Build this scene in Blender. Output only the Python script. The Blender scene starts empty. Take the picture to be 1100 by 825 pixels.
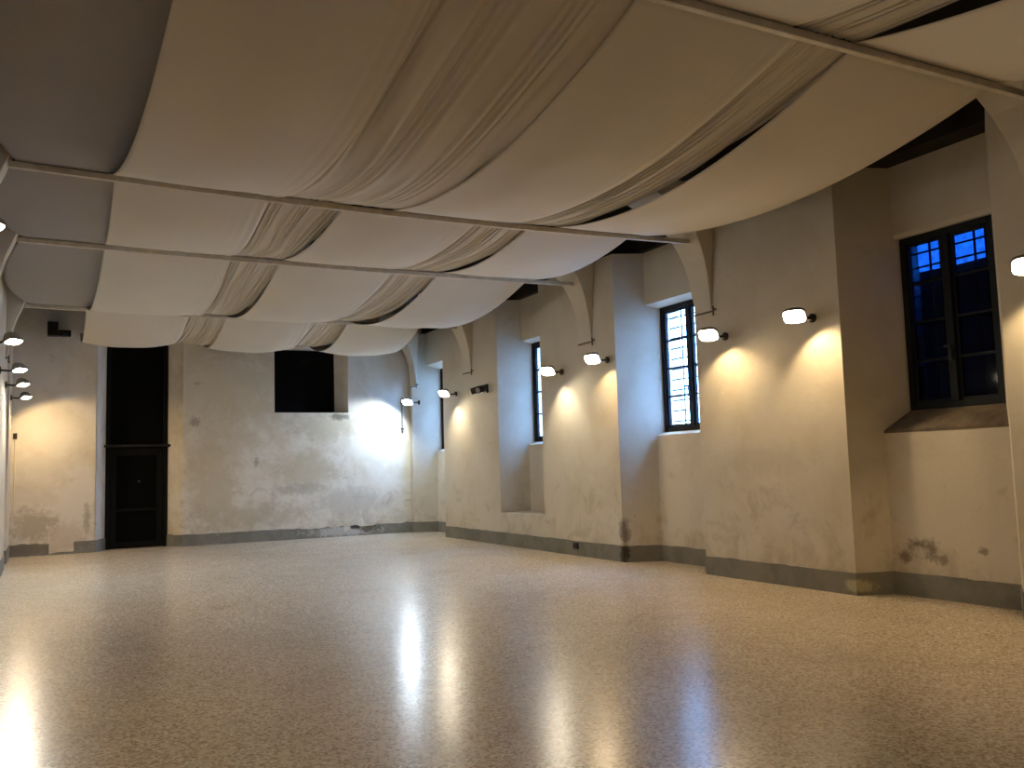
import bpy, math, random
from mathutils import Matrix, Vector
random.seed(7)
S = bpy.context.scene
COL = S.collection

# ------------------------------------------------------------------ camera
CAM_H = 1.55
yaw, pitch, roll = 0.4835092, 0.0918589, -0.0287589
fw = Vector((math.sin(yaw)*math.cos(pitch), math.cos(yaw)*math.cos(pitch), math.sin(pitch)))
rt = Vector((math.cos(yaw), -math.sin(yaw), 0.0))
up = rt.cross(fw)
r2 = rt*math.cos(roll) + up*math.sin(roll)
u2 = -rt*math.sin(roll) + up*math.cos(roll)
cam_d = bpy.data.cameras.new('camera')
cam_d.sensor_width = 36.0
cam_d.lens = 36.0*957.34/1100.0
cam_d.clip_start = 0.05
cam = bpy.data.objects.new('camera', cam_d)
COL.objects.link(cam)
M = Matrix((r2, u2, -fw)).transposed().to_4x4()
M.translation = Vector((0, 0, CAM_H))
cam.matrix_world = M
S.camera = cam

# ------------------------------------------------------------------ world, exposure
w = bpy.data.worlds.new('world')
S.world = w
w.use_nodes = True
bg = w.node_tree.nodes['Background']
bg.inputs[0].default_value = (0.29, 0.48, 1.0, 1)
# overcast evening sky: three times brighter at the zenith than at the horizon
_nt = w.node_tree
_tc = _nt.nodes.new('ShaderNodeTexCoord'); _sx = _nt.nodes.new('ShaderNodeSeparateXYZ')
_mr = _nt.nodes.new('ShaderNodeMapRange')
_mr.inputs['From Min'].default_value = 0.0; _mr.inputs['From Max'].default_value = 1.0
_mr.inputs['To Min'].default_value = 34.0; _mr.inputs['To Max'].default_value = 102.0
_nt.links.new(_tc.outputs['Generated'], _sx.inputs[0])
_nt.links.new(_sx.outputs['Z'], _mr.inputs['Value'])
_nt.links.new(_mr.outputs['Result'], bg.inputs[1])
S.view_settings.view_transform = 'Standard'
S.view_settings.look = 'None'
S.view_settings.gamma = 1.0
S.view_settings.use_curve_mapping = False
S.view_settings.exposure = 0.0

WARM = (1.0, 0.72, 0.38)
WARMW = (1.0, 0.86, 0.62)
COOL = (0.76, 0.89, 1.0)
LAMP_W = 62.0
SPILL_W = 55.0

# ------------------------------------------------------------------ dimensions
R = 8.07          # face of the right wall piers
RO = 9.15         # outside of the right wall
LW = -0.62        # face of the left wall
F = 20.92         # face of the far wall
BK = -7.0         # back wall
ZT = 4.92         # top of the side walls
ZR = 4.555        # height of the tie bars
SK = 0.25         # grey skirting band
# niche: near Y, far Y, splay, window plane X, opening bottom, apron plane X, window z0, window z1
NICHES = [
    (18.78, 20.74, 0.26, 8.70, 0.0, 8.62, 2.02, 4.02),
    (14.22, 16.00, 0.28, 8.70, 0.64, 8.62, 2.02, 4.02),
    (9.78, 11.77, 0.30, 8.72, 0.0, 8.63, 2.02, 4.02),
    (5.28, 7.22, 0.26, 8.80, 0.0, 8.50, 2.05, 4.06),
    (0.80, 2.70, 0.20, 8.72, 0.0, 8.55, 2.02, 4.02),
]

NEAR_SPLAY = {5.28: 0.50}
def spn(yn, sp): return NEAR_SPLAY.get(yn, sp)

# ------------------------------------------------------------------ helpers
class MB:
    def __init__(self):
        self.v = []; self.f = []
    def add(self, vs, fs):
        n = len(self.v)
        self.v += [tuple(p) for p in vs]
        self.f += [tuple(i+n for i in f) for f in fs]
        return self
    def box(self, x0, x1, y0, y1, z0, z1):
        vs = [(x, y, z) for x in (x0, x1) for y in (y0, y1) for z in (z0, z1)]
        return self.add(vs, [(0,1,3,2),(4,6,7,5),(0,4,5,1),(2,3,7,6),(0,2,6,4),(1,5,7,3)])
    def prism(self, poly, z0, z1):               # plan polygon (x, y)
        n = len(poly)
        vs = [(x, y, z0) for x, y in poly] + [(x, y, z1) for x, y in poly]
        return self.add(vs, [tuple(range(n))[::-1], tuple(range(n, 2*n))] +
                        [(i, (i+1) % n, n+(i+1) % n, n+i) for i in range(n)])
    def prism_y(self, prof, y0, y1):             # profile (x, z) extruded along Y
        n = len(prof)
        vs = [(x, y0, z) for x, z in prof] + [(x, y1, z) for x, z in prof]
        return self.add(vs, [tuple(range(n)), tuple(range(n, 2*n))[::-1]] +
                        [(i, n+i, n+(i+1) % n, (i+1) % n) for i in range(n)])
    def tube(self, pts, r, n=8, cap=True):
        pts = [Vector(p) for p in pts]
        vs = []; fs = []
        ref = None
        for i, p in enumerate(pts):
            d = (pts[min(i+1, len(pts)-1)] - pts[max(i-1, 0)]).normalized()
            a = d.cross(Vector((0, 0, 1)))
            if a.length < 0.1: a = d.cross(Vector((0, 1, 0)))
            a.normalize(); b = a.cross(d)
            for k in range(n):
                t = 2*math.pi*k/n
                vs.append(p + r*(math.cos(t)*a + math.sin(t)*b))
        for i in range(len(pts)-1):
            for k in range(n):
                fs.append((i*n+k, i*n+(k+1) % n, (i+1)*n+(k+1) % n, (i+1)*n+k))
        if cap:
            fs.append(tuple(range(n))[::-1]); fs.append(tuple(range((len(pts)-1)*n, len(pts)*n)))
        return self.add(vs, fs)
    def build(self, name, mat, parent=None, smooth=False, bevel=0.0):
        me = bpy.data.meshes.new(name)
        me.from_pydata(self.v, [], self.f)
        import bmesh
        bm = bmesh.new(); bm.from_mesh(me)
        bmesh.ops.recalc_face_normals(bm, faces=bm.faces[:])
        bm.to_mesh(me); bm.free()
        if smooth:
            for p in me.polygons: p.use_smooth = True
        o = bpy.data.objects.new(name, me)
        COL.objects.link(o)
        me.materials.append(mat)
        if parent is not None: o.parent = parent
        if bevel:
            md = o.modifiers.new('bevel', 'BEVEL'); md.width = bevel; md.segments = 2
            md.limit_method = 'ANGLE'
        return o

def tag(o, label=None, cat=None, group=None, kind=None):
    if label: o['label'] = label
    if cat: o['category'] = cat
    if group: o['group'] = group
    if kind: o['kind'] = kind
    return o

def empty(name, loc, label=None, cat=None, group=None, kind=None):
    o = bpy.data.objects.new(name, None)
    COL.objects.link(o); o.location = loc
    o.empty_display_size = 0.1
    return tag(o, label, cat, group, kind)

# ------------------------------------------------------------------ materials
def new_mat(name, rough=0.8, spec=0.3):
    m = bpy.data.materials.new(name); m.use_nodes = True
    nt = m.node_tree
    b = nt.nodes['Principled BSDF']
    b.inputs['Roughness'].default_value = rough
    b.inputs['Specular IOR Level'].default_value = spec
    return m, nt, b

def N(nt, typ, **kw):
    n = nt.nodes.new(typ)
    for k, v in kw.items():
        if hasattr(n, k): setattr(n, k, v)
    return n

def noise(nt, vec, scale, detail=4, rough=0.6, dist=0.0):
    n = nt.nodes.new('ShaderNodeTexNoise')
    n.inputs['Scale'].default_value = scale
    n.inputs['Detail'].default_value = detail
    n.inputs['Roughness'].default_value = rough
    n.inputs['Distortion'].default_value = dist
    nt.links.new(vec, n.inputs['Vector'])
    return n.outputs['Fac']

def ramp(nt, fac, a, b, ca=0.0, cb=1.0):
    n = nt.nodes.new('ShaderNodeMapRange')
    n.inputs['From Min'].default_value = a; n.inputs['From Max'].default_value = b
    n.inputs['To Min'].default_value = ca; n.inputs['To Max'].default_value = cb
    n.clamp = True
    nt.links.new(fac, n.inputs['Value'])
    return n.outputs['Result']

def mix(nt, fac, a, b):
    n = nt.nodes.new('ShaderNodeMix'); n.data_type = 'RGBA'
    for sock, v in ((n.inputs[0], fac), (n.inputs[6], a), (n.inputs[7], b)):
        if isinstance(v, (tuple, list)): sock.default_value = (*v[:3], 1)
        elif isinstance(v, (int, float)): sock.default_value = v
        else: nt.links.new(v, sock)
    return n.outputs[2]

def math_n(nt, op, a, b=None):
    n = nt.nodes.new('ShaderNodeMath'); n.operation = op
    for i, v in enumerate((a, b)):
        if v is None: continue
        if isinstance(v, (int, float)): n.inputs[i].default_value = v
        else: nt.links.new(v, n.inputs[i])
    return n.outputs[0]

def pos(nt):
    return nt.nodes.new('ShaderNodeNewGeometry').outputs['Position']

def bump(nt, b, h, strength=0.3, dist=0.02):
    n = nt.nodes.new('ShaderNodeBump')
    n.inputs['Strength'].default_value = strength
    n.inputs['Distance'].default_value = dist
    nt.links.new(h, n.inputs['Height'])
    nt.links.new(n.outputs['Normal'], b.inputs['Normal'])

def blob(nt, p, c, r, soft=0.35, wob=0.5, scale=6.0):
    """ragged ellipsoid mask around the world point c"""
    s = nt.nodes.new('ShaderNodeVectorMath'); s.operation = 'SUBTRACT'
    nt.links.new(p, s.inputs[0]); s.inputs[1].default_value = c
    d = nt.nodes.new('ShaderNodeVectorMath'); d.operation = 'DIVIDE'
    nt.links.new(s.outputs[0], d.inputs[0]); d.inputs[1].default_value = r
    l = nt.nodes.new('ShaderNodeVectorMath'); l.operation = 'LENGTH'
    nt.links.new(d.outputs[0], l.inputs[0])
    nz = noise(nt, p, scale, 8, 0.78, 0.3)
    v = math_n(nt, 'ADD', l.outputs['Value'], math_n(nt, 'MULTIPLY', math_n(nt, 'SUBTRACT', nz, 0.5), wob*4))
    return ramp(nt, v, 1.0+soft, 1.0-soft)

def plaster(name, base, blobs=(), damp=0.6, mottle=0.5):
    m, nt, b = new_mat(name, 0.9, 0.15)
    p = pos(nt)
    n1 = noise(nt, p, 0.9, 6, 0.62, 0.4)
    n2 = noise(nt, p, 3.6, 6, 0.65)
    n3 = noise(nt, p, 22.0, 4, 0.6)
    dk = tuple(c*k for c, k in zip(base, (0.78, 0.72, 0.60)))
    lt = tuple(min(1, c*1.1) for c in base)
    c = mix(nt, math_n(nt, 'MULTIPLY', ramp(nt, n1, 0.45, 0.68), mottle), base, dk)
    c = mix(nt, math_n(nt, 'MULTIPLY', ramp(nt, n2, 0.56, 0.7), mottle*0.8), c, lt)
    c = mix(nt, math_n(nt, 'MULTIPLY', ramp(nt, n3, 0.6, 0.78), 0.16), c, dk)
    # rising damp and flaking low on the wall
    sx = nt.nodes.new('ShaderNodeSeparateXYZ'); nt.links.new(p, sx.inputs[0])
    low = ramp(nt, sx.outputs['Z'], 1.7, 0.15)
    n4 = noise(nt, p, 2.3, 7, 0.7, 0.6)
    fl = math_n(nt, 'MULTIPLY', ramp(nt, math_n(nt, 'ADD', n4, math_n(nt, 'MULTIPLY', low, 0.16)), 0.62, 0.76), damp*0.8)
    c = mix(nt, fl, c, tuple(q*k for q, k in zip(base, (0.60, 0.54, 0.46))))
    # small chips
    n5 = noise(nt, p, 9.0, 2, 0.4)
    ch = math_n(nt, 'MULTIPLY', ramp(nt, n5, 0.80, 0.82), math_n(nt, 'ADD', math_n(nt, 'MULTIPLY', low, 0.8), 0.15))
    c = mix(nt, ch, c, (0.16, 0.13, 0.10))
    for (cc, rr, colr, amt, sc) in blobs:
        c = mix(nt, math_n(nt, 'MULTIPLY', blob(nt, p, cc, rr, 0.42, 0.95, sc), amt), c, colr)
    nt.links.new(c, b.inputs['Base Color'])
    h = math_n(nt, 'ADD', math_n(nt, 'MULTIPLY', noise(nt, p, 5.0, 6, 0.6), 1.0), math_n(nt, 'MULTIPLY', n3, 0.35))
    bump(nt, b, h, 0.22, 0.02)
    return m

def plain(name, c, rough=0.6, spec=0.3, metal=0.0, var=0.12, scale=8.0):
    m, nt, b = new_mat(name, rough, spec)
    b.inputs['Metallic'].default_value = metal
    tc = nt.nodes.new('ShaderNodeTexCoord')
    f = noise(nt, tc.outputs['Object'], scale, 4)
    nt.links.new(mix(nt, ramp(nt, f, 0.35, 0.7), c, tuple(q*(1-var*2) for q in c)), b.inputs['Base Color'])
    return m

def emit(name, c, s):
    m = bpy.data.materials.new(name); m.use_nodes = True
    nt = m.node_tree; nt.nodes.clear()
    e = nt.nodes.new('ShaderNodeEmission'); o = nt.nodes.new('ShaderNodeOutputMaterial')
    e.inputs[0].default_value = (*c, 1); e.inputs[1].default_value = s
    nt.links.new(e.outputs[0], o.inputs[0])
    return m

def glass(name, tint, gloss=0.04):
    m = bpy.data.materials.new(name); m.use_nodes = True
    nt = m.node_tree; nt.nodes.clear()
    t = nt.nodes.new('ShaderNodeBsdfTransparent'); g = nt.nodes.new('ShaderNodeBsdfGlossy')
    x = nt.nodes.new('ShaderNodeMixShader'); o = nt.nodes.new('ShaderNodeOutputMaterial')
    p = pos(nt)
    t.inputs[0].default_value = (*tint, 1)
    nt.links.new(mix(nt, ramp(nt, noise(nt, p, 14.0, 3), 0.4, 0.7), tint, tuple(q*0.72 for q in tint)), t.inputs[0])
    g.inputs['Roughness'].default_value = 0.05
    x.inputs[0].default_value = gloss
    nt.links.new(t.outputs[0], x.inputs[1]); nt.links.new(g.outputs[0], x.inputs[2])
    nt.links.new(x.outputs[0], o.inputs[0])
    return m

PL = (0.66, 0.60, 0.49)
m_wall_r = plaster('plaster_right', PL, [
    ((8.50, 6.66, 0.52), (0.3, 0.17, 0.10), (0.22, 0.18, 0.14), 0.9, 11.0),
    ((8.50, 6.90, 0.43), (0.3, 0.07, 0.07), (0.24, 0.19, 0.14), 0.9, 14.0),
    ((8.50, 6.44, 0.42), (0.3, 0.08, 0.05), (0.26, 0.21, 0.16), 0.8, 14.0),
    ((8.50, 6.70, 0.48), (0.3, 0.10, 0.055), (0.60, 0.55, 0.48), 0.95, 12.0),
    ((8.50, 5.95, 0.55), (0.3, 0.05, 0.04), (0.25, 0.20, 0.15), 0.8, 20.0),
    ((8.09, 11.75, 0.46), (0.08, 0.10, 0.20), (0.17, 0.14, 0.10), 0.85, 9.0),
    ((8.05, 8.55, 1.55), (0.2, 0.75, 0.16), (0.42, 0.37, 0.28), 0.3, 4.0),
])
m_wall_f = plaster('plaster_far', (0.70, 0.65, 0.555), [
    ((3.6, 20.92, 3.4), (1.5, 0.4, 1.2), (0.50, 0.42, 0.27), 0.6, 1.8),
    ((3.35, 20.92, 1.30), (0.50, 0.4, 1.1), (0.50, 0.425, 0.28), 0.65, 3.2),
    ((5.45, 20.92, 1.60), (0.75, 0.4, 0.45), (0.46, 0.40, 0.27), 0.65, 4.0),
    ((5.9, 20.92, 2.60), (0.7, 0.4, 0.30), (0.46, 0.40, 0.28), 0.65, 4.5),
    ((4.2, 20.92, 0.60), (1.1, 0.4, 0.26), (0.46, 0.40, 0.29), 0.6, 5.0),
    ((6.5, 20.92, 0.80), (0.9, 0.4, 0.30), (0.46, 0.42, 0.34), 0.6, 5.0),
    ((4.3, 20.92, 1.80), (0.05, 0.4, 0.10), (0.28, 0.24, 0.17), 0.6, 24.0),
    ((5.3, 20.92, 1.15), (0.5, 0.4, 0.12), (0.38, 0.34, 0.26), 0.55, 9.0),
    ((6.25, 20.92, 2.85), (0.2, 0.4, 0.07), (0.16, 0.14, 0.11), 0.8, 9.0),
    ((2.95, 20.92, 2.75), (0.10, 0.4, 0.10), (0.26, 0.22, 0.17), 0.7, 16.0),
    ((3.0, 20.92, 3.6), (0.07, 0.4, 0.03), (0.32, 0.28, 0.22), 0.6, 24.0),
    ((0.32, 20.92, 0.40), (0.40, 0.4, 0.30), (0.58, 0.50, 0.40), 0.8, 6.0),
    ((-0.2, 20.92, 0.62), (0.40, 0.4, 0.30), (0.38, 0.32, 0.23), 0.75, 6.0),
    ((0.80, 20.92, 0.70), (0.06, 0.4, 0.32), (0.34, 0.30, 0.24), 0.7, 10.0),
], 0.8, 0.75)
m_wall_l = plaster('plaster_left', PL)
m_corbel = plaster('plaster_corbel', (0.66, 0.61, 0.50), (), 0.0, 0.3)
m_black = plain('black_board', (0.002, 0.002, 0.0024), 0.8, 0.08)
m_blackm = plain('black_metal', (0.012, 0.012, 0.013), 0.4, 0.4)
m_doorleaf = plain('black_painted_leaf', (0.0035, 0.0035, 0.004), 0.6, 0.15)
m_frame = plain('dark_window_frame', (0.010, 0.013, 0.016), 0.6, 0.2)
m_iron = plain('iron_grille', (0.03, 0.035, 0.04), 0.6, 0.3)
m_house = plain('lamp_housing', (0.30, 0.29, 0.27), 0.4, 0.5, 0.4)
m_arm = plain('lamp_arm', (0.05, 0.045, 0.04), 0.5, 0.4, 0.3)
m_bar = plain('painted_tie_bar', (0.66, 0.61, 0.51), 0.6, 0.3)
m_hook = plain('rusty_hook', (0.16, 0.13, 0.10), 0.6, 0.3, 0.4)
m_timber = plain('old_timber', (0.035, 0.028, 0.022), 0.8, 0.2, 0.0, 0.25, 3.0)
m_sill = plain('shade_brown_sill', (0.20, 0.16, 0.115), 0.85, 0.15, 0.0, 0.2, 6.0)  # shade on the sloping sill, put into a darker brown
m_pane = glass('pane_glass', (0.82, 0.93, 0.95))
m_pane_blue = glass('blue_pane_glass', (0.030, 0.090, 0.17), 0.008)

def skirt_mat():
    m, nt, b = new_mat('grey_skirting_paint', 0.75, 0.25)
    p = pos(nt)
    a = mix(nt, ramp(nt, noise(nt, p, 2.2, 6, 0.65), 0.42, 0.66), (0.235, 0.225, 0.19), (0.16, 0.152, 0.128))
    a = mix(nt, ramp(nt, noise(nt, p, 3.4, 7, 0.72, 0.5), 0.645, 0.675), a, (0.40, 0.37, 0.31))
    a = mix(nt, ramp(nt, noise(nt, p, 11.0, 4, 0.6), 0.70, 0.74), a, (0.07, 0.06, 0.05))
    for cc, rr, colr, amt, sc in (((6.3, 20.92, 0.12), (0.75, 0.3, 0.10), (0.50, 0.48, 0.44), 0.85, 6.0), ((6.95, 20.92, 0.17), (0.22, 0.3, 0.09), (0.09, 0.08, 0.05), 0.85, 7.0),
                                 ((6.62, 20.92, 0.22), (0.10, 0.3, 0.07), (0.03, 0.025, 0.02), 0.95, 8.0), ((8.07, 7.22, 0.10), (0.2, 0.16, 0.07), (0.50, 0.46, 0.30), 0.8, 8.0),
                                 ((8.07, 11.75, 0.14), (0.1, 0.08, 0.16), (0.04, 0.035, 0.03), 0.9, 9.0), ((-0.3, 20.92, 0.12), (0.5, 0.3, 0.12), (0.15, 0.13, 0.10), 0.7, 7.0)):
        a = mix(nt, math_n(nt, 'MULTIPLY', blob(nt, p, cc, rr, 0.3, 0.9, sc), amt), a, colr)
    nt.links.new(a, b.inputs['Base Color'])
    bump(nt, b, noise(nt, p, 9.0, 5), 0.4, 0.02)
    return m
m_skirt = skirt_mat()

def floor_mat():
    m, nt, b = new_mat('terrazzo', 0.25, 0.22)
    p = pos(nt)
    v = nt.nodes.new('ShaderNodeTexVoronoi'); v.inputs['Scale'].default_value = 60.0
    nt.links.new(p, v.inputs['Vector'])
    sp = nt.nodes.new('ShaderNodeSeparateXYZ'); nt.links.new(v.outputs['Color'], sp.inputs[0])
    base = mix(nt, ramp(nt, noise(nt, p, 0.5, 5, 0.6, 0.3), 0.38, 0.68), (0.64, 0.54, 0.405), (0.54, 0.455, 0.34))
    c = mix(nt, ramp(nt, sp.outputs[0], 0.66, 0.80, 0, 0.75), base, (0.25, 0.195, 0.14))
    c = mix(nt, ramp(nt, sp.outputs[1], 0.72, 0.86, 0, 0.7), c, (0.80, 0.71, 0.57))
    c = mix(nt, ramp(nt, sp.outputs[2], 0.78, 0.9, 0, 0.6), c, (0.36, 0.21, 0.13))
    fine = noise(nt, p, 90.0, 3, 0.7)
    c = mix(nt, ramp(nt, fine, 0.5, 0.7, 0, 0.35), c, (0.27, 0.22, 0.16))
    worn = ramp(nt, noise(nt, p, 1.3, 6, 0.65, 0.5), 0.55, 0.72)
    c = mix(nt, math_n(nt, 'MULTIPLY', worn, 0.4), c, (0.32, 0.27, 0.21))
    nt.links.new(c, b.inputs['Base Color'])
    rg = ramp(nt, noise(nt, p, 1.7, 6, 0.65), 0.3, 0.75, 0.205, 0.262)
    nt.links.new(rg, b.inputs['Roughness'])
    return m
m_floor = floor_mat()

def fabric_mat(name, c, weave=True):
    m, nt, b = new_mat(name, 0.95, 0.1)
    p = pos(nt)
    n1 = noise(nt, p, 1.1, 4, 0.55)
    cc = mix(nt, ramp(nt, n1, 0.35, 0.7, 0, 0.35), c, tuple(q*0.86 for q in c))
    wv = nt.nodes.new('ShaderNodeTexWave'); wv.inputs['Scale'].default_value = 22.0
    wv.inputs['Distortion'].default_value = 0.6
    nt.links.new(p, wv.inputs['Vector'])
    cc = mix(nt, math_n(nt, 'MULTIPLY', wv.outputs['Fac'], 0.07), cc, tuple(q*0.6 for q in c))
    nt.links.new(cc, b.inputs['Base Color'])
    bump(nt, b, noise(nt, p, 6.0, 3), 0.12, 0.02)
    return m
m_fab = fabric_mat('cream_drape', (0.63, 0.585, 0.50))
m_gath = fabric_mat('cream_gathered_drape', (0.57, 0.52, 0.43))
m_fab_shade = fabric_mat('shade_grey_drape', (0.36, 0.34, 0.325))  # shade over the left drapes, put into a greyer cloth colour

# ------------------------------------------------------------------ setting: floor, ground, roof
tag(MB().box(-1.9, RO, BK-0.2, F+1.4, -0.15, 0.0).build('floor', m_floor), kind='structure')
m_ground = plain('yard_paving', (0.30, 0.29, 0.27), 0.9, 0.2)
tag(MB().box(RO+0.01, 40, BK-15, F+25, -0.3, -0.05).build('ground', m_ground), kind='structure')
xl, xr, xm = -1.9, RO+0.4, 3.8
roof = MB()
roof.prism_y([(xl, 5.25), (xm, 7.7), (xr, 5.25), (xr, 5.4), (xm, 7.85), (xl, 5.4)], BK-0.3, F+1.6)
tag(roof.build('ceiling', m_timber), kind='structure')
tag(MB().box(8.42, RO, BK, F+0.6, ZT, 5.45).build('trim_1', m_timber), kind='structure')     # wall plate
tag(MB().box(-1.7, -0.95, BK, F+0.6, ZT, 5.45).build('trim_2', m_timber), kind='structure')

# ------------------------------------------------------------------ right wall
wr = MB()
ns = sorted(NICHES)
yy = BK
for i, (yn, yf, sp, xw, zb, xa, z0, z1) in enumerate(ns):
    prev = ns[i-1] if i else None
    poly = [(R, yy), (R, yn), (xw, yn+spn(yn, sp)), (RO, yn+spn(yn, sp))]
    if prev: poly += [(RO, prev[1]-prev[2]), (prev[3], prev[1]-prev[2])]
    else: poly += [(RO, yy)]
    wr.prism(poly, 0, ZT)
    yy = yf
last = ns[-1]
wr.prism([(R, yy), (R, F+0.3), (RO, F+0.3), (RO, last[1]-last[2]), (last[3], last[1]-last[2])], 0, ZT)
for (yn, yf, sp, xw, zb, xa, z0, z1) in ns:
    # apron below the window with a sloping sill, head above it with a splayed soffit
    e = 0.02
    wr.prism_y([(xa, 0), (xa, z0-0.23 if xa < 8.56 else z0-0.05), (xw+0.02, z0), (RO, z0), (RO, 0)], yn+e, yf-e)
    hx_ = 8.75 if xa < 8.52 else (8.40 if yn > 18 else 8.53)
    wr.prism_y([(hx_, z1+(0.05 if hx_ > 8.5 else 0.10)), (xw-0.03, z1), (RO, z1), (RO, ZT), (hx_, ZT)], yn+e, yf-e)
    if zb > 0:
        wr.prism_y([(R+0.004, 0), (R+0.004, zb), (xa+0.1, zb+0.02), (xa+0.1, 0)], yn-e, yf+e)
tag(wr.build('wall_right', m_wall_r), kind='structure')

# skirting band following the plan of the wall
def skirt_strip(name, pts, h=SK, th=0.014, jag=0.006, gaps=(), flip=False):
    """pts: plan polyline; the strip stands th in front of it, top edge uneven"""
    mb = MB()
    P = [Vector((x, y, 0)) for x, y in pts]
    offs = []
    for i, p in enumerate(P):
        ns_ = []
        if i > 0: d = (P[i]-P[i-1]).normalized(); ns_.append(Vector((-d.y, d.x, 0)))
        if i < len(P)-1: d = (P[i+1]-P[i]).normalized(); ns_.append(Vector((-d.y, d.x, 0)))
        n = sum(ns_, Vector()); n.normalize()
        k = th/max(0.35, n.dot(ns_[0]))
        offs.append(n*(-k if flip else k))
    rows = []
    for i in range(len(P)-1):
        L = (P[i+1]-P[i]).length
        steps = max(1, int(L/0.12))
        for s in range(steps + (1 if i == len(P)-2 else 0)):
            t = s/steps
            q = P[i].lerp(P[i+1], t); o = offs[i].lerp(offs[i+1], t)
            hh = h + random.uniform(-jag, jag)
            rows.append((q, q+o, hh))
    vs = []; fs = []
    for b, f, hh in rows:
        vs += [(b.x, b.y, 0), (f.x, f.y, 0), (f.x, f.y, hh), (b.x, b.y, hh)]
    for i in range(len(rows)-1):
        a = i*4; b = a+4
        fs += [(a+1, b+1, b+2, a+2), (a+2, b+2, b+3, a+3)]
    n = len(rows)-1
    fs += [(0, 1, 2, 3), (n*4, n*4+3, n*4+2, n*4+1)]
    mb.add(vs, fs)
    return mb

pl = [(R, BK)]
for (yn, yf, sp, xw, zb, xa, z0, z1) in ns:
    if zb > 0: continue
    k = (xa-R)/(xw-R)
    pl += [(R, yn), (xa, yn+spn(yn, sp)*k), (xa, yf-sp*k), (R, yf)]
pl += [(R, F)]
tag(skirt_strip('s', pl).build('baseboard_right', m_skirt), kind='structure')

# ------------------------------------------------------------------ left wall: piers and shallow niches
LN = [(0.6, 2.6), (7.4, 9.4), (13.0, 14.4), (18.2, 19.4)]
LO = -1.7
wl = MB(); y = BK
for (a, b) in LN:
    wl.prism([(LW, y), (LO, y), (LO, a+0.15), (-0.98, a+0.15), (LW, a)], 0, ZT)
    wl.box(LO, -1.0, a, b, 0, ZT)
    y = b
wl.prism([(LW, y), (LO, y), (LO, F+0.3), (LW, F+0.3)], 0, ZT)
tag(wl.build('wall_left', m_wall_l), kind='structure')
pl = [(LW, BK)]
for (a, b) in LN: pl += [(LW, a), (-0.975, a+0.15), (-0.999, b-0.005), (LW, b)]
pl += [(LW, F)]
tag(skirt_strip('s', pl, flip=True).build('baseboard_left', m_skirt), kind='structure')

# ------------------------------------------------------------------ far wall with door recess and high window recess
D0, D1, DI0, DI1, DD = 0.96, 2.71, 1.17, 2.44, 0.45      # door recess
W0, W1, WI0, WI1, WD, WZ0, WZ1 = 4.72, 6.49, 4.80, 6.29, 0.5, 2.95, 4.5
FT = 0.9
wf = MB()
wf.box(-1.7, D0, F, F+FT, 0, ZT)
wf.prism([(D0-0.01, F), (D0, F), (DI0, F+DD), (DI0, F+FT), (D0-0.01, F+FT)], 0, ZT)
wf.prism([(D1, F), (W0, F), (W0, F+FT), (DI1, F+FT), (DI1, F+DD)], 0, ZT)
wf.box(D0-0.01, D1+0.01, F+0.003, F+FT, 4.62, ZT)
wf.box(W0-0.01, W1+0.01, F+0.003, F+FT, 0, WZ0)
wf.box(W0-0.01, W1+0.01, F+0.003, F+FT, WZ1, ZT)
wf.prism([(W0-0.01, F+0.001), (W0, F+0.001), (WI0, F+WD), (WI0, F+FT), (W0-0.01, F+FT)], WZ0-0.01, WZ1)
wf.prism([(W1, F+0.001), (W1+0.02, F+0.001), (W1+0.02, F+FT), (WI1, F+FT), (WI1, F+WD)], WZ0-0.01, WZ1)
wf.box(W1, RO, F, F+FT, 0, ZT)
n0 = len(wf.v)
gab = [(xl, ZT), (RO, ZT), (RO, 5.3), (xm, 7.72), (xl, 5.3)]
wf.prism_y(gab, F, F+FT)
tag(wf.build('wall_far', m_wall_f), kind='structure')
wb = MB().box(-1.9, RO, BK-0.3, BK, 0, ZT); wb.prism_y(gab, BK-0.3, BK)
tag(wb.build('wall_back', m_wall_l), kind='structure')

bf = MB()
for pts, hh, jg in (([(LW, F), (0.10, F)], 0.25, 0.02), ([(0.10, F), (0.56, F)], 0.035, 0.03), ([(0.56, F), (D0, F), (DI0, F+DD-0.02)], 0.25, 0.008),
                ([(DI1, F+DD-0.02), (D1, F), (5.3, F)], 0.25, 0.008), ([(5.3, F), (6.35, F)], 0.235, 0.03),
                ([(6.35, F), (6.5, F)], 0.13, 0.05), ([(6.5, F), (7.2, F)], 0.225, 0.035), ([(7.2, F), (R, F)], 0.25, 0.02)):
    s = skirt_strip('s', pts, hh, 0.016, jg, flip=True)
    bf.add(s.v, s.f)
tag(bf.build('baseboard_far', m_skirt), kind='structure')

# door: tall black infill, lower leaf, bar across
d = empty('door_1', ((DI0+DI1)/2, F+DD, 0), kind='structure')
d['label'] = 'tall black doorway with a black lower leaf and a bar across it'
def dpart(name, x0, x1, z0, z1, y0, y1, mat, parent=d, bev=0.004):
    c = d.location
    return MB().box(x0-c.x, x1-c.x, y0-c.y, y1-c.y, z0, z1).build(name, mat, parent, bevel=bev)
Y0 = F+DD
dpart('door_light_block', DI0-0.01, DI1+0.01, 0, 4.64, Y0+0.10, Y0+0.14, m_black, bev=0)  # unseen panel added behind the door to stop sky light leaking through
dpart('upper_panel', DI0, DI1, 2.27, 4.63, Y0+0.05, Y0+0.09, m_black)
dpart('door_frame', DI0, DI0+0.09, 0, 4.62, Y0-0.02, Y0+0.05, m_doorleaf)
dpart('door_frame', DI1-0.09, DI1, 0, 4.62, Y0-0.02, Y0+0.05, m_doorleaf)
lf = dpart('door_leaf', DI0+0.09, DI1-0.09, 0.01, 2.2, Y0+0.05, Y0+0.09, m_black)
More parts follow.
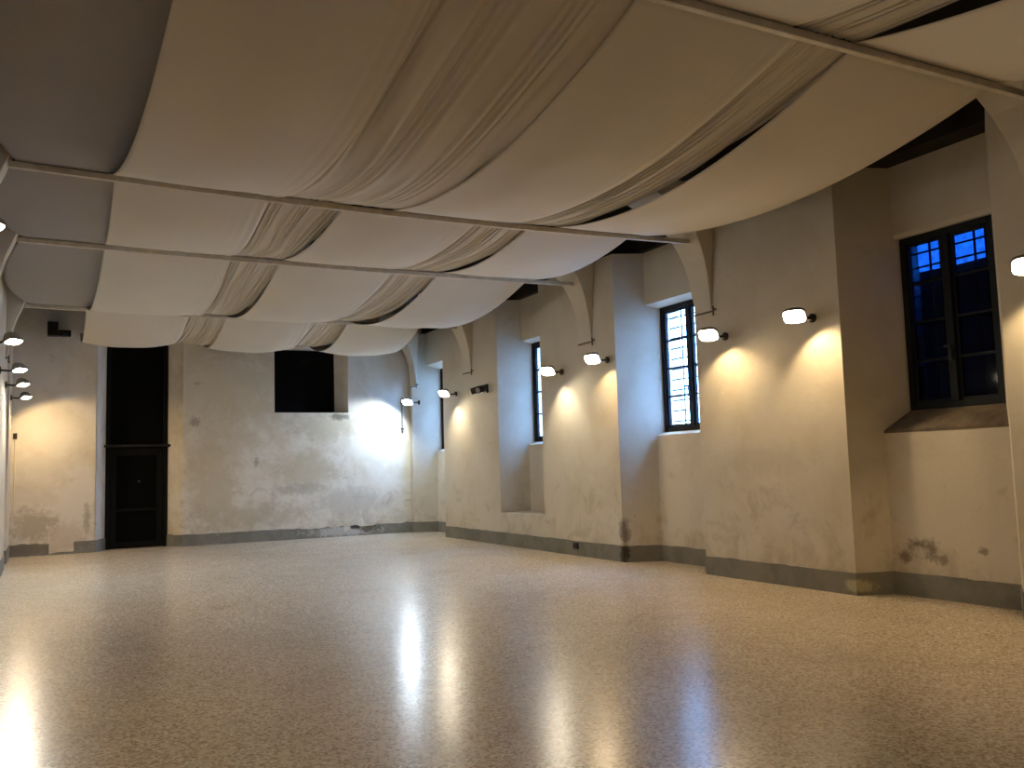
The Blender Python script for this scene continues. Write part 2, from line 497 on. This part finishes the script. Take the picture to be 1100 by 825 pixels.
for nm, a, b, z0, z1 in (('stile', DI0+0.10, DI0+0.22, 0.02, 2.19), ('stile', DI1-0.22, DI1-0.10, 0.02, 2.19),
                     ('rail', DI0+0.22, DI1-0.22, 2.02, 2.19), ('rail', DI0+0.22, DI1-0.22, 0.80, 0.86), ('rail', DI0+0.22, DI1-0.22, 0.02, 0.14)):
    dpart(nm, a, b, z0, z1, Y0+0.02, Y0+0.05, m_doorleaf, lf)
cc = d.location
MB().tube([(DI0-0.14-cc.x, -0.06, 2.235), (DI1+0.10-cc.x, -0.06, 2.235)], 0.03, 10).build('cross_bar', m_blackm, d, True)
kn = MB(); kn.tube([(0.05, 0.045, 1.45), (0.05, -0.03, 1.45)], 0.025, 10); kn.build('door_knob', m_blackm, d, True)

wn = empty('window_5', ((WI0+WI1)/2, F+WD, WZ0), kind='structure')
wn['label'] = 'black blind window high in the far wall'
c5 = wn.location
MB().box(WI0-c5.x-0.02, WI1-c5.x+0.02, 0.03, 0.06, -0.02, WZ1-WZ0).build('blind_panel', m_black, wn)
fr5 = MB()
fr5.box(WI0-c5.x, WI0-c5.x+0.06, 0, 0.03, 0, WZ1-WZ0); fr5.box(WI1-c5.x-0.06, WI1-c5.x, 0, 0.03, 0, WZ1-WZ0)
fr5.box(WI0-c5.x+0.06, WI1-c5.x-0.06, 0, 0.03, 0, 0.06)
fr5.build('window_frame', m_black, wn)
MB().box(W0-c5.x, W1-c5.x, -WD+0.002, 0.0, 0.001, 0.012).build('window_sill', m_black, wn)

# ------------------------------------------------------------------ windows of the right wall
def window(num, niche, paneM, label):
    yn, yf, sp, xw, zb, xa, z0, z1 = niche
    y0, y1 = yn+spn(yn, sp), yf-sp
    root = empty('window_%d' % num, (xw+0.03, (y0+y1)/2, z0), kind='structure')
    root['label'] = label
    W = y1-y0; H = z1-z0; hw = W/2
    fr = MB()
    t = 0.075
    fr.box(0, 0.09, -hw, -hw+t, 0, H); fr.box(0, 0.09, hw-t, hw, 0, H)
    fr.box(0, 0.09, -hw+t, hw-t, 0, t); fr.box(0, 0.09, -hw+t, hw-t, H-t, H)
    fr.build('window_frame', m_frame, root, bevel=0.006)
    MB().box(-0.015, 0.085, -0.045, 0.045, t, H-t).build('mullion', m_frame, root, bevel=0.006)
    for s in (-1, 1):
        a, b = (0.045, hw-t) if s > 0 else (-hw+t, -0.045)
        sh = MB(); q = 0.035
        sh.box(0.02, 0.07, a, a+q, t, H-t); sh.box(0.02, 0.07, b-q, b, t, H-t)
        sh.box(0.02, 0.07, a+q, b-q, t, t+q); sh.box(0.02, 0.07, a+q, b-q, H-t-q, H-t)
        so = sh.build('sash', m_frame, root, bevel=0.004)
        zz0, zz1 = t+q, H-t-q
        hgt = (zz1-zz0)/4
        for k in range(4):
            MB().box(0.043, 0.047, a+q, b-q, zz0+k*hgt, zz0+(k+1)*hgt).build('pane', paneM, so)
            if k: MB().box(0.025, 0.065, a+q, b-q, zz0+k*hgt-0.014, zz0+k*hgt+0.014).build('glazing_bar', m_frame, so)
    gr = MB()
    for s in (-1, 1):
        a, b = (0.08, hw-t-0.035) if s > 0 else (-hw+t+0.035, -0.08)
        for k in (1, 2):
            yk = a+(b-a)*k/3
            gr.box(0.20, 0.218, yk-0.010, yk+0.010, 0.02, H-0.02)
    for k in range(1, 12):
        zk = H*k/12
        gr.box(0.186, 0.20, -hw+0.01, hw-0.01, zk-0.010, zk+0.010)
    gr.build('grille', m_iron, root)
    lt = MB().box(-0.05, -0.015, -0.012, 0.012, H*0.26, H*0.34); lt.box(-0.06, -0.045, -0.012, 0.07, H*0.33, H*0.345)
    lt.build('latch', m_iron, root)
    if xa < 8.56:
        dx = xa-(xw+0.03); zl = -0.23
        sl = MB(); e0, e1 = -hw-0.30, hw+0.08
        n0 = [(dx-0.004, zl-0.02), (dx-0.004, zl+0.012), (-0.008, 0.004), (-0.008, -0.03)]
        k0 = spn(yn, sp)/(xw-R); k1 = sp/(xw-R)
        vs = []
        for (x_, z_) in n0:
            vs.append((x_, -hw + k0*x_*0.98, z_))
        for (x_, z_) in n0:
            vs.append((x_, hw - k1*x_*0.98, z_))
        sl.add(vs, [(0, 1, 2, 3), (7, 6, 5, 4), (0, 4, 5, 1), (1, 5, 6, 2), (2, 6, 7, 3), (3, 7, 4, 0)])
        sl.build('window_sill', m_sill, root)
    return root
window(1, NICHES[0], m_pane, 'narrow daylit window nearest the far corner')
window(2, NICHES[1], m_pane, 'daylit window above the raised niche ledge')
window(3, NICHES[2], m_pane, 'bright daylit window with four rows of panes and iron grille')
window(4, NICHES[3], m_pane_blue, 'dark blue window with bright blue top panes')
window(6, NICHES[4], m_pane_blue, 'window beside the camera in the right wall')  # dark panes added to keep this unseen window's daylight off the near floor

# dark blue sheet hung outside the nearest visible window
ms, nts, bs = new_mat('dark_sheet', 0.8, 0.2)
bs.inputs['Base Color'].default_value = (0.02, 0.05, 0.16, 1)
nts.links.new(mix(nts, ramp(nts, noise(nts, pos(nts), 2.0, 4), 0.35, 0.7), (0.030, 0.032, 0.035), (0.045, 0.047, 0.05)), bs.inputs['Base Color'])
tr = nts.nodes.new('ShaderNodeBsdfTranslucent'); tr.inputs[0].default_value = (0.11, 0.11, 0.11, 1)
mx = nts.nodes.new('ShaderNodeMixShader'); mx.inputs[0].default_value = 0.4
nts.links.new(bs.outputs[0], mx.inputs[1]); nts.links.new(tr.outputs[0], mx.inputs[2])
nts.links.new(mx.outputs[0], nts.nodes['Material Output'].inputs[0])
vs = []; fs = []
nY, nZ = 24, 8
for j in range(nZ+1):
    for i in range(nY+1):
        yy_ = 4.4+4.6*i/nY; zz_ = 1.6+2.12*j/nZ
        vs.append((RO+0.12+0.02*math.sin(i*1.3)+0.01*math.sin(j*1.9+i), yy_, zz_))
for j in range(nZ):
    for i in range(nY):
        a = j*(nY+1)+i; fs.append((a, a+1, a+nY+2, a+nY+1))
o = MB().add(vs, fs).build('window_sheet', ms, None, True)
md = o.modifiers.new('s', 'SOLIDIFY'); md.thickness = 0.004
tag(o, 'dark sheet hung outside behind the lower panes of the blue window', 'sheet')

# ------------------------------------------------------------------ corbels
def corbel(side, y0, y1, label, group):
    xwl = R if side > 0 else LW
    root = empty('curved_corbel', (xwl, (y0+y1)/2, 3.6), label, 'corbel', group)
    st = [(3.60, 0.02, 0.17), (3.70, 0.035, 0.175), (3.85, 0.055, 0.19), (4.08, 0.09, 0.205), (4.30, 0.15, 0.225), (4.48, 0.225, 0.25),
          (4.66, 0.33, 0.28), (4.82, 0.48, 0.305), (4.97, 0.70, 0.325), (5.10, 1.0, 0.34), (5.30, 1.0, 0.34)]
    sg = -1 if side > 0 else 1
    kw = (y1-y0)/0.38
    hw = 0.17*kw
    mb = MB(); vs = []; fs = []
    for z, p, h_ in st:
        h_ = h_*kw if side > 0 else 0.13+0.02*(z-3.6)
        if side < 0: p = min(p, 0.29)
        vs += [(0, -h_, z-3.6), (sg*p, -h_, z-3.6), (sg*p, h_, z-3.6), (0, h_, z-3.6)]
    for i in range(len(st)-1):
        for k in range(4): fs.append((i*4+k, i*4+(k+1) % 4, i*4+4+(k+1) % 4, i*4+4+k))
    fs += [(0, 3, 2, 1), tuple(len(vs)-4+k for k in range(4))]
    mb.add(vs, fs)
    mb.build('corbel_block', m_corbel, root, bevel=0.012)
    sg = 1 if side > 0 else -1
    hk = MB()
    hk.tube([(-sg*0.05, -hw-0.07, -0.03), (-sg*0.05, hw+0.02, -0.03)], 0.012, 6)
    hk.tube([(-sg*0.05, -hw-0.07, 0.04), (-sg*0.05, -hw-0.07, -0.09)], 0.012, 6)
    hk.tube([(0.01*sg, -hw-0.07, 0.0), (-sg*0.05, -hw-0.07, 0.0)], 0.012, 6)
    hk.build('tie_hook', m_hook, root)
    return root
GRC = 'curved corbels carrying the tie bars'
CY = [(4.42, 4.90), (9.38, 9.76), (12.42, 12.80), (17.17, 17.56), (20.36, 20.70)]
CL = ['pale curved corbel at the top right, above the nearest wall lamp',
      'pale curved corbel on the right wall beside the bright gridded window',
      'pale curved corbel on the right wall above the third lamp from the right',
      'pale curved corbel on the right wall above the black twin spotlight',
      'small pale curved corbel in the far right corner above the cool lamp']
for (a, b), l in zip(CY, CL): corbel(1, a, b, l, GRC)
CLL = ['pale curved corbel on the left wall at the nearest tie bar',
       'pale curved corbel on the left wall at the second tie bar',
       'pale curved corbel on the left wall at the third tie bar',
       'pale curved corbel on the left wall at the fourth tie bar, by the black projector',
       'pale curved corbel in the far left corner']
for (a, b), l in zip([(4.3, 4.6), (9.4, 9.7), (12.35, 12.65), (17.1, 17.45)], CLL): corbel(-1, a, b, l, GRC)

# ------------------------------------------------------------------ tie bars
RODS = [-0.6, 4.42, 9.51, 12.54, 17.35, 20.55]
RX0, RX1 = -0.36, 7.80
RSAG = {4.42: 0.0, -0.6: 0.0, 9.51: 0.07, 12.54: 0.035, 17.35: 0.03, 20.55: 0.03}
def rod_z(x, y):
    u = min(1, max(0, (x-RX0)/(RX1-RX0)))
    return ZR - RSAG[y]*math.sin(math.pi*u)
RL = ['cream tie bar overhead behind the viewer', 'cream tie bar crossing the top right of the ceiling',
      'long cream tie bar across the ceiling, second from the viewer',
      'long cream tie bar across the ceiling, third from the viewer',
      'cream tie bar mostly hidden behind sagging drapes, fourth from the viewer',
      'cream tie bar behind the last drapes by the far wall']
for y, l in zip(RODS, RL):
    mb = MB(); n = 24; vs = []; fs = []
    xs = 0.55 if y == RODS[-1] else RX0
    for i in range(n+1):
        x = xs+(RX1-xs)*i/n; z = rod_z(x, y)
        for dy, dz in ((-0.026, -0.032), (0.026, -0.032), (0.026, 0.030), (-0.026, 0.030)):
            vs.append((x, y+dy, z+dz))
    for i in range(n):
        for k in range(4):
            fs.append((i*4+k, i*4+(k+1) % 4, i*4+4+(k+1) % 4, i*4+4+k))
    fs += [(3, 2, 1, 0), (n*4, n*4+1, n*4+2, n*4+3)]
    o = mb.add(vs, fs).build('tie_bar', m_bar, bevel=0.005)
    tag(o, l, 'tie bar', 'cream tie bars carrying the drapes')

# ------------------------------------------------------------------ drapes
def drape(name, mat, bay, xl_, xr_, sag, bow, pleat, label, group, dz=0.0, left_wall=False):
    """xl_, xr_: (x at near bar, x at far bar); sag: (left edge, right edge)"""
    ya, yb = RODS[bay]+0.005, RODS[bay+1]-0.005
    nu, nv = (130, 36) if pleat else (40, 36)
    rnd = random.Random(label)
    ph = [rnd.uniform(0, 6.28) for _ in range(8)]
    vs = []; fs = []
    for j in range(nv+1):
        t = j/nv; y = ya+(yb-ya)*t
        s4 = 4*t*(1-t)
        for i in range(nu+1):
            u = i/nu
            a = xl_[0]+(xl_[1]-xl_[0])*t; b = xr_[0]+(xr_[1]-xr_[0])*t
            if left_wall: a -= 0.28*s4
            x = a+(b-a)*u
            sg = sag[0]+(sag[1]-sag[0])*u + bow*math.sin(math.pi*u)
            zr = rod_z(x, RODS[bay])*(1-t) + rod_z(x, RODS[bay+1])*t + 0.037+dz
            z = zr - sg*s4
            if pleat:
                k = pleat
                uu = u + 0.05*math.sin(3*u*6.28+ph[0]) + 0.03*math.sin(6.28*t+ph[1])
                z += k*0.55*math.sin(uu*6.28*13+ph[2]+0.8*math.sin(t*3+ph[3])) * (0.35+0.65*s4)
                z += k*0.45*math.sin(uu*6.28*6+ph[4]-0.9*math.sin(t*4)) * (0.3+0.7*s4)
                z += k*0.28*math.sin(uu*6.28*27+ph[5]) * (0.5+0.5*s4)
                x += k*0.3*math.sin(uu*6.28*13+ph[2]+1.2)
            else:
                e = max(0, (u-0.72)/0.28)**2
                z += 0.010*e*math.sin(u*6.28*14+ph[2]+t)
                z += 0.006*math.sin(u*6.28*2+ph[3]+t*2)*s4
            vs.append((x, y, z))
    for j in range(nv):
        for i in range(nu):
            a = j*(nu+1)+i
            fs.append((a, a+1, a+nu+2, a+nu+1))
    o = MB().add(vs, fs).build(name, mat, None, True)
    md = o.modifiers.new('cloth', 'SOLIDIFY'); md.thickness = 0.005; md.offset = 1
    return tag(o, label, 'drape', group)

BN = ['over the viewer', 'in the nearest full bay', 'in the second bay', 'in the third bay', 'in the last bay by the far wall']
for b in range(5):
    # x at near bar / far bar
    E = {0: ((0.62, 0.70), (2.0, 2.05), (3.0, 3.3), (4.55, 4.60), (5.30, 5.30), (6.95, 6.95)),
         1: ((0.64, 0.50), (2.02, 2.10), (3.42, 3.55), (4.72, 4.95), (5.33, 5.72), (6.93, 6.98)),
         2: ((0.57, 0.64), (2.06, 2.20), (2.98, 2.97), (4.56, 4.57), (5.36, 5.40), (6.86, 6.95)),
         3: ((0.64, 0.60), (2.20, 2.35), (2.97, 3.05), (4.57, 4.62), (5.40, 5.45), (6.93, 6.98)),
         4: ((0.60, 0.60), (2.30, 2.2), (3.05, 3.0), (4.62, 4.6), (5.43, 5.4), (6.98, 7.0))}[b]
    s1, s2, s3, c1, c2, sl = [(0.36, 0.34, 0.33, 0.22, 0.16, 0.12), (0.46, 0.34, 0.34, 0.33, 0.25, 0.12), (0.17, 0.15, 0.16, 0.07, 0.11, 0.06),
                              (0.34, 0.32, 0.33, 0.20, 0.21, 0.10), (0.38, 0.38, 0.38, 0.33, 0.26, 0.16)][b]
    G1, G2, G3 = 'smooth cream ceiling drapes', 'gathered ceiling drapes between the smooth ones', 'ceiling drapes along the left wall, shade painted in grey'
    ov = 0.05; bw = 0.09 if b == 4 else 0.05; gx = (0.1, 0.12, 0.04, 0.02, 0.04)
    if b < 4: drape('ceiling_drape', m_fab_shade, b, (-0.30, -0.30), (E[0][0]+0.35, E[0][1]+0.35), (sl*0.6, sl), 0.02, 0, 'dim grey ceiling drape along the left wall, '+BN[b], G3, 0.0, True)  # the grey stands in for shade on this strip
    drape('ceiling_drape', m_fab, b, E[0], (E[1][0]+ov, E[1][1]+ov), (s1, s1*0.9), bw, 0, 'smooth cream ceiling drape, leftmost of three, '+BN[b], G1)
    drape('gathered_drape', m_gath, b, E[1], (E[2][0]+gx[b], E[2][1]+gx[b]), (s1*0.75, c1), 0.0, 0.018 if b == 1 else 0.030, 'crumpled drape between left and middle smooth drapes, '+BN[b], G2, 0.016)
    drape('ceiling_drape', m_fab, b, (E[2][0]-ov, E[2][1]-ov), (E[3][0]+ov, E[3][1]+ov), (s2, s2*0.95), bw, 0, 'smooth cream ceiling drape, middle of three, '+BN[b], G1)
    drape('gathered_drape', m_gath, b, E[3], E[4], (s2*0.75, c2), 0.0, 0.024, 'crumpled drape between middle and right smooth drapes, '+BN[b], G2, 0.016)
    drape('ceiling_drape', m_fab, b, (E[4][0]-ov, E[4][1]-ov), E[5], (s3, s3), bw, 0, 'smooth cream ceiling drape, rightmost of three, '+BN[b], G1)

# ------------------------------------------------------------------ wall lamps
_glow = {}
def wall_lamp(side, y, z, color, label, power=1.0, aim=None, cone=122, out=0.30, face=None, blend=0.45, size=(0.14, 0.105), spill=1.0):
    """floodlight on a short arm; root sits on the wall"""
    xw = R if side > 0 else LW
    sg = -1 if side > 0 else 1                      # into the room
    root = empty('wall_floodlight', (xw, y, z), label, 'lamp', 'wall floodlights')
    pl_ = MB(); pl_.tube([(0, 0, 0), (sg*0.025, 0, 0)], 0.055, 14)
    pl_.build('wall_plate', m_arm, root, True)
    hx = sg*out
    ar = MB(); ar.tube([(sg*0.02, 0, 0), (sg*(out-0.13), 0, -0.01), (sg*(out-0.07), 0, 0.03)], 0.016, 8)
    ar.build('arm', m_arm, root, True)
    # head: tapered box, glass on its lower face, turned to 'face'
    f_ = Vector(face if face else (sg*0.62, -0.40, -0.68)).normalized()
    ax = f_.cross(Vector((0, 0, 1))).normalized()
    bx = ax.cross(f_).normalized()
    c0 = Vector((hx, 0, 0))
    a, b = size
    n_ = 20
    def ring(k, d_, ins=0.0):
        out_ = []
        for i in range(n_):
            t = 2*math.pi*(i+0.5)/n_
            cx, sx_ = math.cos(t), math.sin(t)
            px = math.copysign(abs(cx)**0.55, cx)*(a-ins)*k
            py = math.copysign(abs(sx_)**0.55, sx_)*(b-ins)*k
            out_.append(c0 + ax*px + bx*py + f_*d_)
        return out_
    hv = ring(1, 0, 0.012) + ring(1, 0) + ring(1, -0.03) + ring(0.6, -0.11)
    hf = [tuple(range(3*n_, 4*n_))]
    for r_ in range(3):
        for k in range(n_): hf.append((r_*n_+k, r_*n_+(k+1) % n_, (r_+1)*n_+(k+1) % n_, (r_+1)*n_+k))
    MB().add(hv, hf).build('housing', m_house, root)
    key = color
    if key not in _glow: _glow[key] = emit('lamp_glow_%d' % len(_glow), tuple(0.5+0.5*q for q in color), 30.0)
    gv = ring(1, -0.012, 0.013) + ring(1, -0.003, 0.013)
    gf = [tuple(range(n_))[::-1], tuple(range(n_, 2*n_))] + [(k, (k+1) % n_, n_+(k+1) % n_, n_+k) for k in range(n_)]
    MB().add(gv, gf).build('lamp_glass', _glow[key], root)
    L = bpy.data.lights.new('floodlight_beam', 'SPOT')
    L.energy = LAMP_W*power; L.color = color; L.spot_size = math.radians(cone); L.spot_blend = blend
    L.shadow_soft_size = 0.06
    lo = bpy.data.objects.new('floodlight_beam', L); COL.objects.link(lo)
    lo.parent = root
    lo.location = c0 + f_*0.02
    A = Vector(aim if aim else (-sg*0.12, -0.08, -1)).normalized()
    lo.rotation_euler = A.to_track_quat('-Z', 'Y').to_euler()
    K = bpy.data.lights.new('floodlight_spill', 'SPOT')
    K.energy = SPILL_W*spill; K.color = color; K.spot_size = math.radians(176); K.spot_blend = 0.5
    K.shadow_soft_size = 0.08
    ko = bpy.data.objects.new('floodlight_spill', K); COL.objects.link(ko)
    ko.parent = root; ko.location = c0 + f_*0.02
    ko.rotation_euler = f_.to_track_quat('-Z', 'Y').to_euler()
    return root

wall_lamp(1, 4.80, 3.20, WARM, 'glowing warm floodlight at the right edge beside the blue window', 1.0, spill=0.4)
wall_lamp(1, 7.62, 3.20, WARM, 'glowing warm floodlight next to the deep niche of the blue window', 1.0, (0.1, -0.25, -1), spill=0.75)
wall_lamp(1, 9.16, 3.20, WARM, 'glowing warm floodlight just right of the bright gridded window', 0.9, (0.12, -0.1, -1))
wall_lamp(1, 12.0, 3.22, WARM, 'glowing warm floodlight under the corbel, left of the bright gridded window', 0.55)
wall_lamp(1, 13.45, 3.18, WARMW, 'glowing warm floodlight at the edge of the raised niche', 1.0, cone=92, spill=1.3)
wall_lamp(1, 18.05, 3.18, WARMW, 'glowing white floodlight left of the black twin spotlight', 0.9, cone=92, spill=1.6)
wall_lamp(1, 20.25, 3.16, COOL, 'cool white floodlight in the far right corner, washing the far wall', 2.6, (-0.55, 0.75, -0.75), 105, 0.32, (-0.5, -0.45, -0.7), spill=2.8)
wall_lamp(1, 3.2, 3.20, WARM, 'warm floodlight on the right wall nearest the viewer, out of frame', 0.8, spill=0.3)
LLB = ['large bright floodlight at the left edge of the photo', 'floodlight on the left wall, topmost of the four in a receding row',
       'floodlight on the left wall, second of the receding row', 'floodlight on the left wall, third of the receding row',
       'small floodlight on the left wall, lowest of the receding row']
for y, l, pw, cl, am, spl in ((6.48, LLB[0], 0.5, WARM, None, 0.6), (11.9, LLB[1], 1.0, WARMW, None, 1.2), (15.0, LLB[2], 0.8, COOL, None, 3.2), (17.3, LLB[3], 0.9, WARMW, None, 3.0),
                 (20.0, LLB[4], 1.3, WARM, (0.45, 0.55, -0.8), 1.3)):
    wall_lamp(-1, y, 3.17, cl, l, pw, am, 118, 0.27, (0.34, -0.30, -0.9), 0.45, (0.12, 0.075), spl)
wall_lamp(-1, 2.2, 3.17, WARMW, 'floodlight on the left wall beside the viewer, out of frame', 0.8, None, 112, 0.27, spill=0.3)

# ------------------------------------------------------------------ small fittings
t = empty('twin_spotlight', (R, 16.52, 3.16), 'small black twin spotlight, unlit, on the right wall', 'spotlight')
MB().box(-0.04, 0.0, -0.10, 0.10, -0.09, 0.09).build('mount_box', m_blackm, t, bevel=0.01)
for s, tl in ((-1, -0.06), (1, 0.06)):
    h = MB(); h.tube([(-0.05, s*0.03, 0), (-0.12, s*0.07, 0.0), (-0.27, s*0.16, -0.05)], 0.07, 12)
    ho = h.build('spot_head', m_blackm, t, True)
    MB().tube([(-0.268, s*0.159, -0.0495), (-0.274, s*0.1625, -0.0515)], 0.055, 12).build('lens', m_house, ho)

t = empty('wall_socket', (R-0.014, 13.15, 0.17), 'small black socket box set in the grey skirting', 'socket')
MB().box(-0.03, 0.0, -0.07, 0.07, -0.055, 0.055).build('socket_box', m_blackm, t, bevel=0.006)
for s in (-1, 1): MB().tube([(-0.030, s*0.025, 0), (-0.036, s*0.025, 0)], 0.012, 8).build('socket_hole', m_black, t)

t = empty('wall_projector', (0.17, F, 4.62), 'small black projector high on the far wall, left of the drapes', 'projector')
MB().box(-0.03, 0.03, -0.16, 0.0, -0.03, 0.03).build('bracket_arm', m_blackm, t)
MB().box(-0.17, 0.03, -0.34, -0.10, -0.10, 0.19).build('projector_body', m_blackm, t, bevel=0.015)
MB().box(0.03, 0.27, -0.30, -0.14, -0.10, 0.03).build('projector_head', m_blackm, t, bevel=0.015)
le = MB(); le.tube([(0.16, -0.30, -0.035), (0.16, -0.34, -0.035)], 0.04, 12)
le.build('lens', m_blackm, t)

t = empty('wall_switch', (-0.55, F, 2.45), 'tiny black switch with a thin conduit in the far left corner', 'switch')
MB().box(-0.035, 0.035, -0.05, 0, -0.06, 0.06).build('switch_box', m_blackm, t, bevel=0.006)
MB().tube([(0, -0.015, -0.06), (0, -0.015, -1.6)], 0.012, 8).build('conduit', m_corbel, t)

t = empty('pipe_stub', (7.86, F, 2.7), 'thin vertical grey conduit on the far wall below the cool lamp', 'conduit')
MB().tube([(0, -0.03, -0.25), (0, -0.03, 0.62)], 0.022, 8).build('conduit_tube', m_house, t, True)
for z in (-0.15, 0.5): MB().box(-0.035, 0.035, -0.05, 0, z-0.02, z+0.02).build('pipe_clip', m_arm, t)
